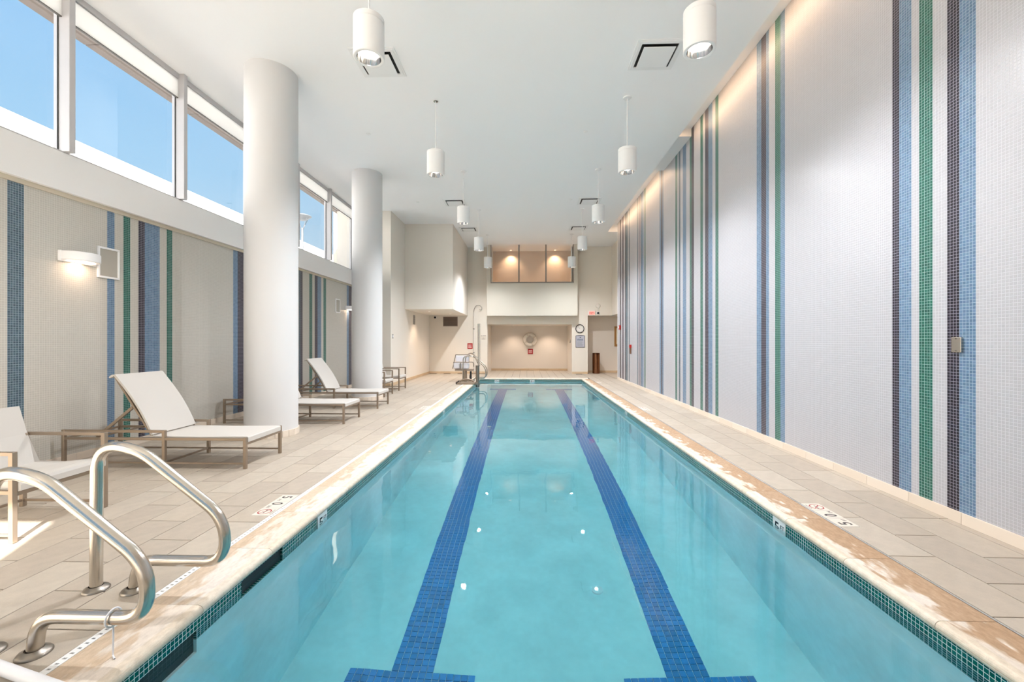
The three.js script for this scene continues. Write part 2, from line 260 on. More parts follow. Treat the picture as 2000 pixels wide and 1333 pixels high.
// ---------------------------------------------------------------- ceiling, cove, end walls
const ceil = struct('ceiling', B(XL - .3, 2.71, YC, YC + .35, ZB, -18.6), M.ceiling, 'smooth white ceiling');
obj('cove_top', [B(2.71, XR + .25, 5.15, 5.3, ZB, -7.9), B(2.71, XR + .25, 5.01, 5.3, -7.9, -9.46), B(2.71, XR + .25, 5.15, 5.3, -9.46, -14.3)], M.white, ceil);
obj('ceiling_end', B(2.71, 5.4, YC, YC + .35, -14.3, -18.6), M.ceiling, ceil);
const we = struct('wall_back', null, null, 'cream end wall with a niche, a raised panel and a corner doorway');
{
  const nX0 = -1.508, nX1 = 1.755, nY = 1.91, px = 2.363, hy = 2.25, t = .12;
  obj('upper_wall', [B(-3.9, nX0, 0, YC, ZE, ZE - t), B(nX0, nX1, nY, 3.40, ZE, ZE - t), B(nX1, px, 0, YC, ZE, ZE - t), B(px, 3.4, hy, YC, ZE, ZE - t), B(1.72, nX1 + .1, 3.4, YC, ZE, ZE - t), B(nX0, -1.3, 3.4, YC, ZE, ZE - t)], M.cream, we);
  obj('side_header', [B(3.282, 3.5, hy, YC, -13.9, ZE - t), B(3.25, 3.5, 2.2, 5.25, -13.85, -14.2)], M.cream, we);
  obj('niche', [B(nX0 - .1, nX1 + .1, 0, nY + .1, -18.3, -18.4), B(nX0 - .1, nX0, 0, nY + .1, ZE - t, -18.3), B(nX1, nX1 + .1, 0, nY + .1, ZE - t, -18.3), B(nX0, nX1, nY, nY + .1, ZE - t, -18.3)], M.niche, we);
  obj('doorway_lining', [B(px - .1, 5.3, 0, 2.6, -17.2, -17.3), B(px - .1, px, 0, 2.6, ZE - t, -17.2), B(px, 5.3, hy, 2.4, ZE - t, -17.2), B(3.4, 5.3, hy, 2.4, -14.0, ZE - t), B(5.2, 5.3, 0, 2.4, -14.0, -17.2), B(XR + .25, 5.3, 0, 2.4, -14.0, -14.12)], M.niche, we);
  // raised panel with the interior window
  const z1 = -16.08, z0 = ZE, X0 = -1.491, X1 = 1.923, W0 = -1.354, W1 = 1.787, y0 = 2.222, s = 3.45;
  obj('raised_panel', [B(X0, X1, y0, s, z1, z0), B(X0, W0, s, YC, z1, z0), B(W1, X1, s, YC, z1, z0)], paint('#cdc7b9', .75), we);
  obj('inner_room', [B(W0 - .4, W1 + .4, s - .3, YC + .2, -17.3, -17.4), B(W0 - .3, W0 - .2, s - .3, YC, z0 - .13, -17.3), B(W1 + .2, W1 + .3, s - .3, YC, z0 - .13, -17.3), B(W0 - .3, W1 + .3, s - .3, s - .1, z0 - .13, -17.3)], paint('#d9c6b2', .8), we);
  const win = struct('window_1', null, null, 'three-pane interior window high in the end wall');
  const fr = []; for (const x of [W0, -.28, .74, W1]) fr.push(B(x - .028, x + .028, s, YC, z1 - .02, z1 - .09)); fr.push(B(W0, W1, s, s + .05, z1 - .02, z1 - .09));
  obj('window_frame', fr, mat('#8f8880', .5, { metalness: .3 }), win);
  for (const [a, b] of [[W0, -.28], [-.28, .74], [.74, W1]]) obj('pane', B(a + .028, b - .028, s + .05, YC, z1 - .05, z1 - .056), M.glass, win);
  // skirting of the end wall
  const sk = struct('baseboard_back', null, null, 'tan tile skirting of the end wall'); let k = 0;
  const run = (x0, x1, z) => { for (let x = x0; x < x1 - .02; x += .41, k++) obj('base_tile', B(x, Math.min(x + .407, x1), 0, .085, z, z + .012), baseWarm[k % 2], sk); };
  run(-3.76, nX0, ZE); run(nX1, px, ZE); run(nX0, nX1, -18.3); run(px, 5.2, -17.2);
}
{ // wall behind the step on the left, the hung box and the return
  const w = struct('wall_step', [B(-3.78, -5.3, 0, YC, -11.78, -11.9), B(-3.78, -3.98, 0, YC, -11.9, -18.5)], M.wallWarm, 'cream side wall beyond the windows');
  void w;
  const b = struct('ceiling_box', null, null, 'large cream bulkhead box hung in the corner');
  obj('box_body', B(-3.78, -2.275, 2.256, YC, -13.15, ZE), M.wallWarm, b);
  const sk = struct('baseboard_step', null, null, 'tan tile skirting of the cream side wall');
  for (let z = -11.8, k = 0; z > ZE; z -= .41, k++) obj('base_tile', B(-3.78, -3.768, 0, .085, z, Math.max(z - .407, ZE)), baseWarm[k % 2], sk);
  for (let x = -4.77, k = 0; x < -3.8; x += .41, k++) obj('base_tile', B(x, Math.min(x + .407, -3.78), 0, .085, -11.78, -11.768), baseWarm[k % 2], sk);
}
{ // wall behind the viewer, with a tall window
  const a = -4.4, b = -.42, t = 4.48;
  struct('wall_front', [B(XL - .3, a, -.3, YC, ZB, ZB + .25), B(b, XR + .25, -.3, YC, ZB, ZB + .25), B(a, b, t, YC, ZB, ZB + .25), B(XL - .3, XR + .25, YC, 5.3, ZB, ZB + .25), B(a, b, -.3, .08, ZB, ZB + .25)], M.white, 'plain white wall with a tall window');
  const w = struct('window_2', null, null, 'tall clear window behind the pool end');
  obj('window_frame', [B(a, a + .05, .08, t, ZB + .08, ZB + .16), B(b - .05, b, .08, t, ZB + .08, ZB + .16), B(a, b, t - .05, t, ZB + .08, ZB + .16), B(a, b, .08, .13, ZB + .08, ZB + .16)], M.frame, w);
  obj('pane', B(a + .05, b - .05, .13, t - .05, ZB + .11, ZB + .116), M.glass, w);
}
// ---------------------------------------------------------------- clerestory windows on the left
{
  const z = [ZB, 1.60, .145, -1.31, -2.765, -4.22, -5.675, -7.13, -8.585, -10.04, -11.5];
  const head = struct('trim_3', [B(XW, XW - .2, 4.84, YC, ZB, -11.78), B(XW - .02, XW - .2, 4.825, 4.84, ZB, -11.78)], M.frame, 'grey metal head channel above the clerestory windows');
  void head;
  struct('trim_4', B(XW - .004, XW - .3, 3.19, 3.205, ZB, -11.78), M.frame, 'grey metal sill of the clerestory windows');
  for (let i = 0; i < z.length - 1; i++) {
    const w = struct('window_' + (i + 3), null, null, 'clerestory window pane with a white roller shade at its head'), a = z[i], b = z[i + 1];
    obj('mullion', RB(XW + .07, XW - .10, 3.2, YC, b + .03, b - .03, .004), M.frame, w);
    obj('gasket', B(XW - .045, XW - .058, 3.2, 4.84, b + .030, b + .036), M.dark, w);
    obj('roller_shade', B(XW - .012, XW - .03, 4.58, 4.825, a - .03, b + .03), M.shade, w);
    obj('hem_bar', B(XW - .010, XW - .034, 4.572, 4.583, a - .03, b + .03), M.gap, w);
    obj('pane', B(XW - .05, XW - .056, 3.205, 4.84, a - .03, b + .03), M.glass, w);
  }
}
// ---------------------------------------------------------------- outside
{
  struct('ground_outside', B(-60, XL - .3, 2.6, 3.0, 25, -60), mat('#dcdad6', .9, { map: rep(grainT, 1 / 2) }), 'pale terrace paving outside');
  struct('ground_rear', B(-40, 40, -.6, -.3, ZB + .25, 40), mat('#aaa69c', .9, { map: rep(grainT, 1 / 2) }), 'pale paving behind the building');
  const p = struct('trim_5', [B(-12, -12.25, 3, 6.62, 25, -60)], mat('#f4f3f0', .7), 'white terrace parapet outside the windows'); void p;
  const s = struct('soffit', null, null, 'brown panelled soffit of the roof overhang');
  for (let z = 3, k = 0; z > -13.6; z -= 1.64, k++) obj('soffit_panel', B(XL - .3, -5.56, 5.0, 5.05, z, z - 1.625), M.soffit, s);
  obj('roof_slab', [B(XL - .3, -5.56, 5.05, 5.3, 3, -14), B(-5.56, XR + .4, 5.3, 5.5, 3, -19)], M.white, s);
  const w = struct('wall_wing', null, null, 'cream panelled wing of the building outside');
  for (const [y0, y1] of [[3, 3.66], [3.68, 4.31], [4.33, 4.95], [4.97, 6.4]]) obj('facade_panel', B(-6.42, -5.88, y0, y1, -14, -14.2), mat('#cfcbbb', .7), w);
  obj('reveal', B(-5.88, -5.75, 3, 6.4, -14.05, -14.2), M.dark, w); obj('jamb', B(-5.75, -5.2, 3, 6.4, -14, -14.2), mat('#b9b5a8', .7), w);
  const lampGrey = mat('#55595d', .6), l = thing('street_lamp', 'grey street lamp with a saucer head outside the window', 'lamp', [-11.75, 3, -22]);
  obj('pole', CY(.055, .075, 4.2, 0, 2.1, 0, 20), lampGrey, l);
  const sh = obj('lamp_head', LA([[.06, 4.95], [.2, 4.93], [.42, 4.85], [.46, 4.82], [.44, 4.80], [.2, 4.62], [.16, 4.60], [0, 4.6]]), lampGrey, l); void sh;
  const arms = []; for (let k = 0; k < 4; k++) { const a = k * Math.PI / 2 + .4; arms.push(BAR([.05 * Math.cos(a), 4.15, .05 * Math.sin(a)], [.34 * Math.cos(a), 4.75, .34 * Math.sin(a)], .022)); } obj('support_arms', arms, lampGrey, l);
}
// ---------------------------------------------------------------- columns
for (const [x, z, r, l] of [[-3.463, -5.69, .325, 'round white column with a lounger on each side of it'], [-3.46, -9.17, .316, 'round white column beside the armchairs']]) {
  const c = thing('column', l, 'column', [x, 0, z], 0);
  obj('shaft', new THREE.CylinderGeometry(r, r, YC, 96, 1).translate(0, YC / 2, 0), M.column, c);
  for (let k = 0; k < 24; k++) { const g = new RoundedBoxGeometry(.012, .085, 2 * Math.PI * (r + .008) / 24 - .003, 1, .002).translate(r + .006, .0425, 0); g.rotateY(k / 24 * 2 * Math.PI); obj('base_tile', g, baseM[k % 2], c); }
}

// ---------------------------------------------------------------- loungers and armchairs
function lounger(z, label) {
  const t = thing('sun_lounger', label, 'lounger', [-2.765, 0, z], 0, 'sun loungers along the window wall'), w = .625, e = .015, Lx = -1.875;
  for (const s of [0, 1]) {
    const zz = s ? -w + e : -e;
    for (const [x, h] of [[-e, .312], [-.84, .378], [Lx, .378]]) obj('leg', RB(x - e, x + e, 0, h, zz - e, zz + e, .003, 1), M.bronze, t);
    obj('arm_rail', RB(Lx, -.84, .352, .378, zz - .012, zz + .012, .003, 1), M.bronze, t);
    obj('seat_rail', RB(Lx, -e, .278, .304, zz - .012, zz + .012, .003, 1), M.bronze, t);
    obj('floor_rail', RB(Lx, -e, .045, .062, zz - .008, zz + .008, .002, 1), M.bronze, t);
  }
  obj('front_rail', RB(-.024, 0, .236, .262, -w + .02, -.02, .003, 1), M.bronze, t);
  for (const [x, y] of [[-.84, .054], [Lx, .29], [-.97, .288]]) obj('cross_rail', RB(x - .01, x + .01, y - .01, y + .01, -w + .02, -.02, .002, 1), M.bronze, t);
  // sling seat, wrapped over the front rail
  const sec = new THREE.Shape(); [[-1.0, .302], [-1.0, .316], [-.5, .309], [-.06, .316], [-.008, .315], [.003, .306], [.004, .262], [-.008, .258], [-.014, .296], [-.06, .303], [-.5, .297]].forEach(([x, y], i) => i ? sec.lineTo(x, y) : sec.moveTo(x, y));
  obj('seat_sling', new THREE.ExtrudeGeometry(sec, { depth: w - .066, bevelEnabled: false }).translate(0, 0, -w + .033), M.sling, t);
  const bk = new THREE.Shape(), top = [], bot = []; // curved back with a lip at the top
  for (let i = 0; i <= 14; i++) { const s = i / 14, x = -.985 - .39 * s - .035 * Math.sin(s * Math.PI) * -1, y = .325 + .60 * s; top.push([x + .010, y + .006]); bot.push([x - .006, y - .006]); }
  top.push([-1.40, .928], [-1.43, .905]); bot.push([-1.385, .908], [-1.425, .893]);
  [...top, ...bot.reverse()].forEach(([x, y], i) => i ? bk.lineTo(x, y) : bk.moveTo(x, y));
  obj('back_sling', new THREE.ExtrudeGeometry(bk, { depth: w - .066, bevelEnabled: false }).translate(0, 0, -w + .033), M.sling, t);
  for (const zz of [-.045, -w + .045]) { obj('back_frame', BAR([-.985, .312, zz], [-1.37, .905, zz], .018), M.bronze, t); obj('prop_strut', BAR([-1.19, .60, zz], [-1.56, .30, zz], .02, .026), M.bronze, t); }
  for (const [x, y] of [[-1.56, .30], [-1.19, .60]]) obj('prop_bar', BAR([x, y, -.05], [x, y, -w + .05], .015), M.bronze, t);
  return t;
}
const l2 = lounger(-4.115, 'white sling lounger with raised back between the grab rails and the columns');
copy(l2, [-2.765, 0, -6.39], 0, 'white sling lounger between the two columns, its back hidden behind one');
copy(l2, [-2.765, 0, -7.87], 0, 'white sling lounger between the two columns, its raised back in view');
function armchair(x, z, label) {
  const t = thing('armchair', label, 'armchair', [x, 0, z], 0, 'white sling armchairs'), w = .61, e = .015, D = -.66;
  for (const s of [0, 1]) {
    const zz = s ? -w + e : -e;
    for (const x0 of [-e, D]) obj('leg', RB(x0 - e, x0 + e, 0, .571, zz - e, zz + e, .003, 1), M.bronze, t);
    obj('arm_rail', RB(D, -e, .547, .571, zz - .013, zz + .013, .003, 1), M.bronze, t);
    obj('floor_rail', RB(D, -e, .04, .058, zz - .008, zz + .008, .002, 1), M.bronze, t);
    obj('seat_rail', RB(D, -e, .305, .33, zz - .011, zz + .011, .003, 1), M.bronze, t);
  }
  obj('front_rail', RB(-.026, -.004, .29, .316, -w + .02, -.02, .003, 1), M.bronze, t); obj('rear_rail', RB(D - .01, D + .01, .04, .058, -w + .02, -.02, .002, 1), M.bronze, t);
  const sec = new THREE.Shape(); [[-.56, .335], [-.56, .352], [-.3, .350], [-.05, .378], [.004, .376], [.012, .36], [.010, .325], [-.01, .32], [-.06, .33], [-.3, .325]].forEach(([a, b], i) => i ? sec.lineTo(a, b) : sec.moveTo(a, b));
  obj('seat_sling', new THREE.ExtrudeGeometry(sec, { depth: w - .07, bevelEnabled: true, bevelSize: .004, bevelThickness: .004, bevelSegments: 2 }).translate(0, 0, -w + .035), M.sling, t);
  const bk = new THREE.Shape(); [[-.50, .345], [-.60, .56], [-.665, .77], [-.685, .768], [-.618, .555], [-.52, .335]].forEach(([a, b], i) => i ? bk.lineTo(a, b) : bk.moveTo(a, b));
  obj('back_sling', new THREE.ExtrudeGeometry(bk, { depth: w - .07, bevelEnabled: false }).translate(0, 0, -w + .035), M.sling, t);
  for (const zz of [-.04, -w + .04]) obj('back_frame', BAR([-.52, .335, zz], [-.69, .765, zz], .018), M.bronze, t);
  return t;
}
const a1 = armchair(-3.2, -2.55, 'white sling armchair in the sun patch beside the grab rails');
copy(a1, [-3.19, 0, -9.51], 0, 'white sling armchair half hidden behind a round column');
copy(a1, [-3.23, 0, -10.75], 0, 'white sling armchair in front of the cream side wall');

// ---------------------------------------------------------------- grab rails, pole, cord
function grabRail(z, label) {
  const t = thing('grab_rail', label, 'handrail', [0, 0, z], 0, 'stainless grab rails at the pool edge'), r = .0265;
  obj('rail_tube', BEND([[-2.19, 0, 0], [-2.185, .765, 0], [-1.94, .70, 0], [-1.505, .36, 0], [-1.53, .155, 0], [-1.97, .155, 0], [-1.99, 0, 0]], [.17, .06, .13, .09, .09], r), M.steel, t);
  for (const x of [-2.19, -1.99]) obj('flange', LA([[.03, .022], [.034, .02], [.05, .012], [.056, .004], [.056, 0]]).translate(x, 0, 0), M.steelDark, t);
  return t;
}
grabRail(-2.10, 'stainless grab rail standing free of the white pole');
grabRail(-1.66, 'stainless grab rail with a white cord tied to it');
{
  tag(obj('cord', [TUBE([[-1.66, .117, -1.66], [-1.659, .08, -1.659], [-1.659, .03, -1.658], [-1.657, .006, -1.656], [-1.635, .0035, -1.64]], .0032, 40, 8), new THREE.TorusGeometry(.034, .0035, 10, 40).rotateY(Math.PI / 2).translate(-1.66, .155, -1.66)], M.plastic), 'thin white cord looped around a grab rail above the coping', 'cord');
  const p = thing('white_pole', 'short white plastic pole lying on the deck by the grab rail', 'pole', [0, .022, 0]);
  obj('tube', TUBE([[-2.10, 0, -1.584], [-1.86, 0, -1.52], [-1.62, 0, -1.457]], .021, 20, 20), M.plastic, p);
  obj('end_cap', CY(.023, .023, .03, 0, 0, 0, 24).rotateZ(Math.PI / 2).rotateY(.27).translate(-1.612, 0, -1.455), M.grey, p);
}
// ---------------------------------------------------------------- pendants
function pendant(x, z, label, open) {
  const t = thing('pendant_lamp', label, 'lamp', [x, 0, z], 0, 'white cylinder pendants in two rows'), y0 = 3.78, y1 = 4.135, r = .133;
  if (open) { obj('canopy', LA([[.028, YC], [.036, YC - .006], [.03, YC - .012], [.02, YC - .004], [.0, YC - .004]]), M.steel, t); obj('ceiling_hole', CY(.022, .022, .004, .014, YC - .005, 0, 24), M.black, t); }
  else obj('canopy', LA([[.0, YC - .02], [.055, YC - .018], [.062, YC - .01], [.062, YC]]), M.pendant, t);
  obj('stem', CY(.0075, .0075, YC - y1, 0, (YC + y1) / 2, 0, 16), M.pendant, t);
  const body = obj('body', LA([[.104, y0 + .004], [.118, y0], [r - .002, y0 + .001], [r, y0 + .006], [r, y1 - .052], [r - .006, y1 - .050], [r - .006, y1 - .044], [r, y1 - .042], [r, y1 - .006], [r - .006, y1], [0, y1]], 64), M.pendant, t);
  obj('reflector', LA([[.104, y0 + .004], [.10, y0 + .03], [.082, y0 + .10], [.05, y0 + .13], [0, y0 + .132]], 48), M.reflector, body);
  obj('bulb', LA([[0, y0 + .05], [.05, y0 + .055], [.078, y0 + .075], [.08, y0 + .09]], 40), M.lampGlow, body);
  const L = spot(t, [0, y0 - .01, 0], [0, 0, 0], new THREE.Color(.945, .958, 1), 15.5, 1.42, 1, 2); void L;
}
const PEND = [[-3.75, -1.40, 1.50], [-6.42, -1.371, 1.506], [-9.09, -1.345, 1.522], [-11.79, -1.316, 1.539], [-14.58, -1.321, 1.545]];
const near = ['fifth from the end wall', 'fourth from the end wall', 'third from the end wall', 'second from the end wall', 'closest to the end wall'];
PEND.forEach(([z, a, b], i) => { pendant(a, z, 'white cylinder pendant on the lounger side, ' + near[i], i === 1); pendant(b, z, 'white cylinder pendant on the striped wall side, ' + near[i], false); });
// ---------------------------------------------------------------- ceiling diffusers and sprinklers
[[-1.93, -5.51, 'on the lounger side, third from the end wall'], [1.64, -5.48, 'on the striped wall side, third from the end wall'], [-1.87, -11.15, 'on the lounger side, second from the end wall'], [1.63, -11.13, 'on the striped wall side, second from the end wall'], [-1.87, -13.82, 'on the lounger side, closest to the end wall'], [1.67, -13.78, 'on the striped wall side, closest to the end wall']].forEach(([x, z, l]) => {
  const t = thing('ceiling_diffuser', 'square white plaque air diffuser ' + l, 'air vent', [x, YC, z], 0, 'square air diffusers in the ceiling'), ring = (a, b, y0, y1) => [B(-a, a, y0, y1, -a, -b), B(-a, a, y0, y1, b, a), B(-a, -b, y0, y1, -b, b), B(b, a, y0, y1, -b, b)];
  obj('frame', [...ring(.29, .262, -.008, 0), ...ring(.262, .225, -.014, 0)], M.pendant, t);
  obj('throat', B(-.225, .225, -.002, 0, -.225, .225), M.black, t);
  obj('plaque', RB(-.195, .195, -.034, -.026, -.195, .195, .003, 2), M.pendant, t);
  for (const k of [-.15, .15]) obj('hanger', CY(.006, .006, .026, k, -.014, k, 10), M.dark, t);
});
[[-2.77, -7.4, 'over the loungers between the two columns'], [1.03, -7.44, 'over the pool between two pendants'], [-2.84, -11.07, 'over the deck near the cream side wall'], [1.14, -11.0, 'over the pool beside a square diffuser']].forEach(([x, z, l]) => {
  const t = thing('sprinkler', 'small round white sprinkler cover ' + l, 'sprinkler', [x, YC, z], 0, 'sprinkler covers in the ceiling');
  obj('cover', LA([[0, -.012], [.03, -.011], [.036, -.006], [.038, 0]], 32), M.pendant, t);
});
// ---------------------------------------------------------------- cove lights behind the ceiling edge
[[1.5, -3.1], [-3.2, -7.75], [-9.6, -14.1]].forEach(([a, b], i) => {
  const c = thing('cove_light', ['warm strip light in the cove above the wide navy stripes', 'warm strip light in the cove above the cluster of thin stripes', 'warm strip light in the cove next to the end wall'][i], 'lamp', [2.775, 5.10, (a + b) / 2]);
  const L = a - b;
  obj('housing', B(-.03, .03, .0, .04, -L / 2, L / 2), M.white, c);
  obj('light_strip', B(-.022, .022, -.008, 0, -L / 2, L / 2), M.warmGlow, c);
  const r = new THREE.RectAreaLight(0xffd2a2, 14, L, .05); c.add(r); r.position.set(0, -.012, 0); r.lookAt(c.position.x + .35, c.position.y - 1, c.position.z); r.castShadow = true;
});
// ---------------------------------------------------------------- small recessed lights
function downlight(x, y, z, color, I, label, ang = 1.0) {
  const t = thing('downlight', label, 'lamp', [x, y, z], 0, 'small recessed downlights');
  obj('ring', LA([[.034, -.001], [.05, -.006], [.056, 0]], 32), M.pendant, t); obj('lens', CY(.034, .034, .004, 0, -.002, 0, 24), M.warmGlow, t);
  spot(t, [0, -.02, 0], [0, -2, 0], color, I, ang, .6, 1.5);
}
downlight(-3.25, 2.256, -14.2, 0xffe0c4, 3.2, 'recessed downlight under the hung box near its outer edge'); downlight(-2.75, 2.256, -15.4, 0xffe0c4, 3.2, 'recessed downlight under the hung box near the end wall');
downlight(-.55, 1.91, -17.75, 0xffe8d4, 2.4, 'recessed downlight in the niche on the lift side'); downlight(.95, 1.91, -17.75, 0xffe8d4, 2.8, 'recessed downlight in the niche on the clock side');
downlight(-.62, YC, -17.1, 0xffdcb8, 3.2, 'recessed downlight in the room behind the first window pane'); downlight(1.15, YC, -17.1, 0xffdcb8, 3.2, 'recessed downlight in the room behind the third window pane');
downlight(4.2, 2.25, -16.0, 0xffdcb8, 3.0, 'recessed downlight in the doorway passage', .9);
// ---------------------------------------------------------------- wall sconces and speakers on the left wall
[[-4.375, 'first', 'beside the wide slate blue stripe'], [-11.28, 'second', 'beside the column at the armchairs']].forEach(([z, n, l]) => {
  const s = thing('wall_sconce', 'white half-round wall sconce ' + l, 'lamp', [XL, 2.145, z], 0, 'wall sconces on the beige mosaic');
  obj('back_plate', RB(0, .03, -.055, .055, -.185, .185, .006), M.white, s);
  const g = new THREE.Shape(); g.absellipse(0, 0, .165, .17, -Math.PI / 2, Math.PI / 2, false, 0);
  obj('body', new THREE.ExtrudeGeometry(g, { depth: .075, bevelEnabled: true, bevelSize: .006, bevelThickness: .008, bevelSegments: 2, curveSegments: 32 }).rotateX(Math.PI / 2).translate(.025, .044, 0), M.white, s);
  const lens = new THREE.Shape(); lens.absellipse(0, 0, .125, .13, -Math.PI / 2, Math.PI / 2, false, 0);
  obj('lens', new THREE.ExtrudeGeometry(lens, { depth: .006, bevelEnabled: false, curveSegments: 32 }).rotateX(Math.PI / 2).translate(.03, -.039, 0), M.warmGlow, s);
  const r = new THREE.RectAreaLight(0xffdcc0, 16, .11, .2); s.add(r); r.position.set(.085, -.055, 0); r.lookAt(s.position.x + .07, 0, s.position.z); r.castShadow = true;
});
[[-4.713, 'over the narrow blue stripe'], [-10.636, 'beside the column at the armchairs']].forEach(([z, l]) => {
  const s = thing('wall_speaker', 'grey wall speaker in a white frame ' + l, 'speaker', [XL, 2.155, z], 0, 'flush speakers on the beige mosaic'), h = .175, w = .126, f = .022;
  obj('frame', [RB(0, .022, h - f, h, -w, w, .003), RB(0, .022, -h, -h + f, -w, w, .003), RB(0, .022, -h + f, h - f, -w, -w + f, .003), RB(0, .022, -h + f, h - f, w - f, w, .003)], M.white, s);
  obj('grille', B(0, .014, -h + f, h - f, -w + f, w - f), mat('#b3ada2', .7, { bumpMap: rep(grainT, 40), bumpScale: .001 }), s);
});
// ---------------------------------------------------------------- fittings on the right wall
{
  const p = thing('cover_plate', 'brushed steel cover plate on the navy stripe of the right wall', 'wall plate', [XR, 1.241, -3.081]);
  obj('plate', RB(-.018, 0, -.054, .054, -.034, .034, .004), M.steel, p); obj('screw', [CY(.004, .004, .003, 0, 0, 0, 12).rotateZ(Math.PI / 2).translate(-.019, .042, 0), CY(.004, .004, .003, 0, 0, 0, 12).rotateZ(Math.PI / 2).translate(-.019, -.042, 0)], M.steelDark, p);
  const a = thing('fire_alarm_pull', 'red fire alarm pull station with a brown box below it', 'alarm', [XR, 1.1, -12.38]);
  obj('body', RB(-.05, 0, -.03, .06, -.045, .045, .006), M.redPull, a); obj('lower_box', RB(-.04, 0, -.2, -.03, -.03, .03, .004), mat('#7c5a45', .5), a);
  const b = thing('fire_strobe', 'small red fire alarm strobe near the end of the striped wall', 'alarm', [XR, 1.70, -13.77]);
  obj('body', RB(-.05, 0, -.07, .07, -.06, .06, .008), M.redPull, b); obj('lens', RB(-.07, -.05, -.025, .035, -.035, .035, .008), M.plastic, b);
}
// ---------------------------------------------------------------- end wall: ring, signs, clock, exit, cameras, grilles
function sign(name, label, category, x0, x1, y0, y1, z, m, parts = []) { const t = thing(name, label, category, [(x0 + x1) / 2, y0, z]), w = (x1 - x0) / 2; const body = obj('panel', RB(-w, w, 0, y1 - y0, 0, .008, .002, 1), m[0], t); const f = new THREE.PlaneGeometry(x1 - x0 - .004, y1 - y0 - .004).translate(0, (y1 - y0) / 2, .0088); obj('print', f, m[1], body); parts.forEach((k) => k(t)); return t; }
const redPrint = (k) => mat('#ffffff', .5, { map: canvasTex(160, 160, (g, w, h) => { g.fillStyle = '#a90f12'; g.fillRect(0, 0, w, h); g.fillStyle = '#f3d9d4'; [[.22, .22, 5], [.46, .16, 7], [.68, .16, 7]].forEach(([y, hh, n], i) => { let x = .16; for (let j = 0; j < n; j++) { const ww = (.68 / n) * (.62 + .2 * hash(j, i + k)); g.fillRect(x * w, y * h, ww * w, hh * h * .8); x += .68 / n; } }); }) });
sign('red_sign', 'small square red sign with white print below the life ring', 'sign', .066, .285, .707, .927, -18.29, [M.red, redPrint(1)]);
sign('red_sign', 'small square red sign with white print beside the rescue hook', 'sign', -2.286, -2.086, .959, 1.177, ZE + .002, [M.red, redPrint(5)]);
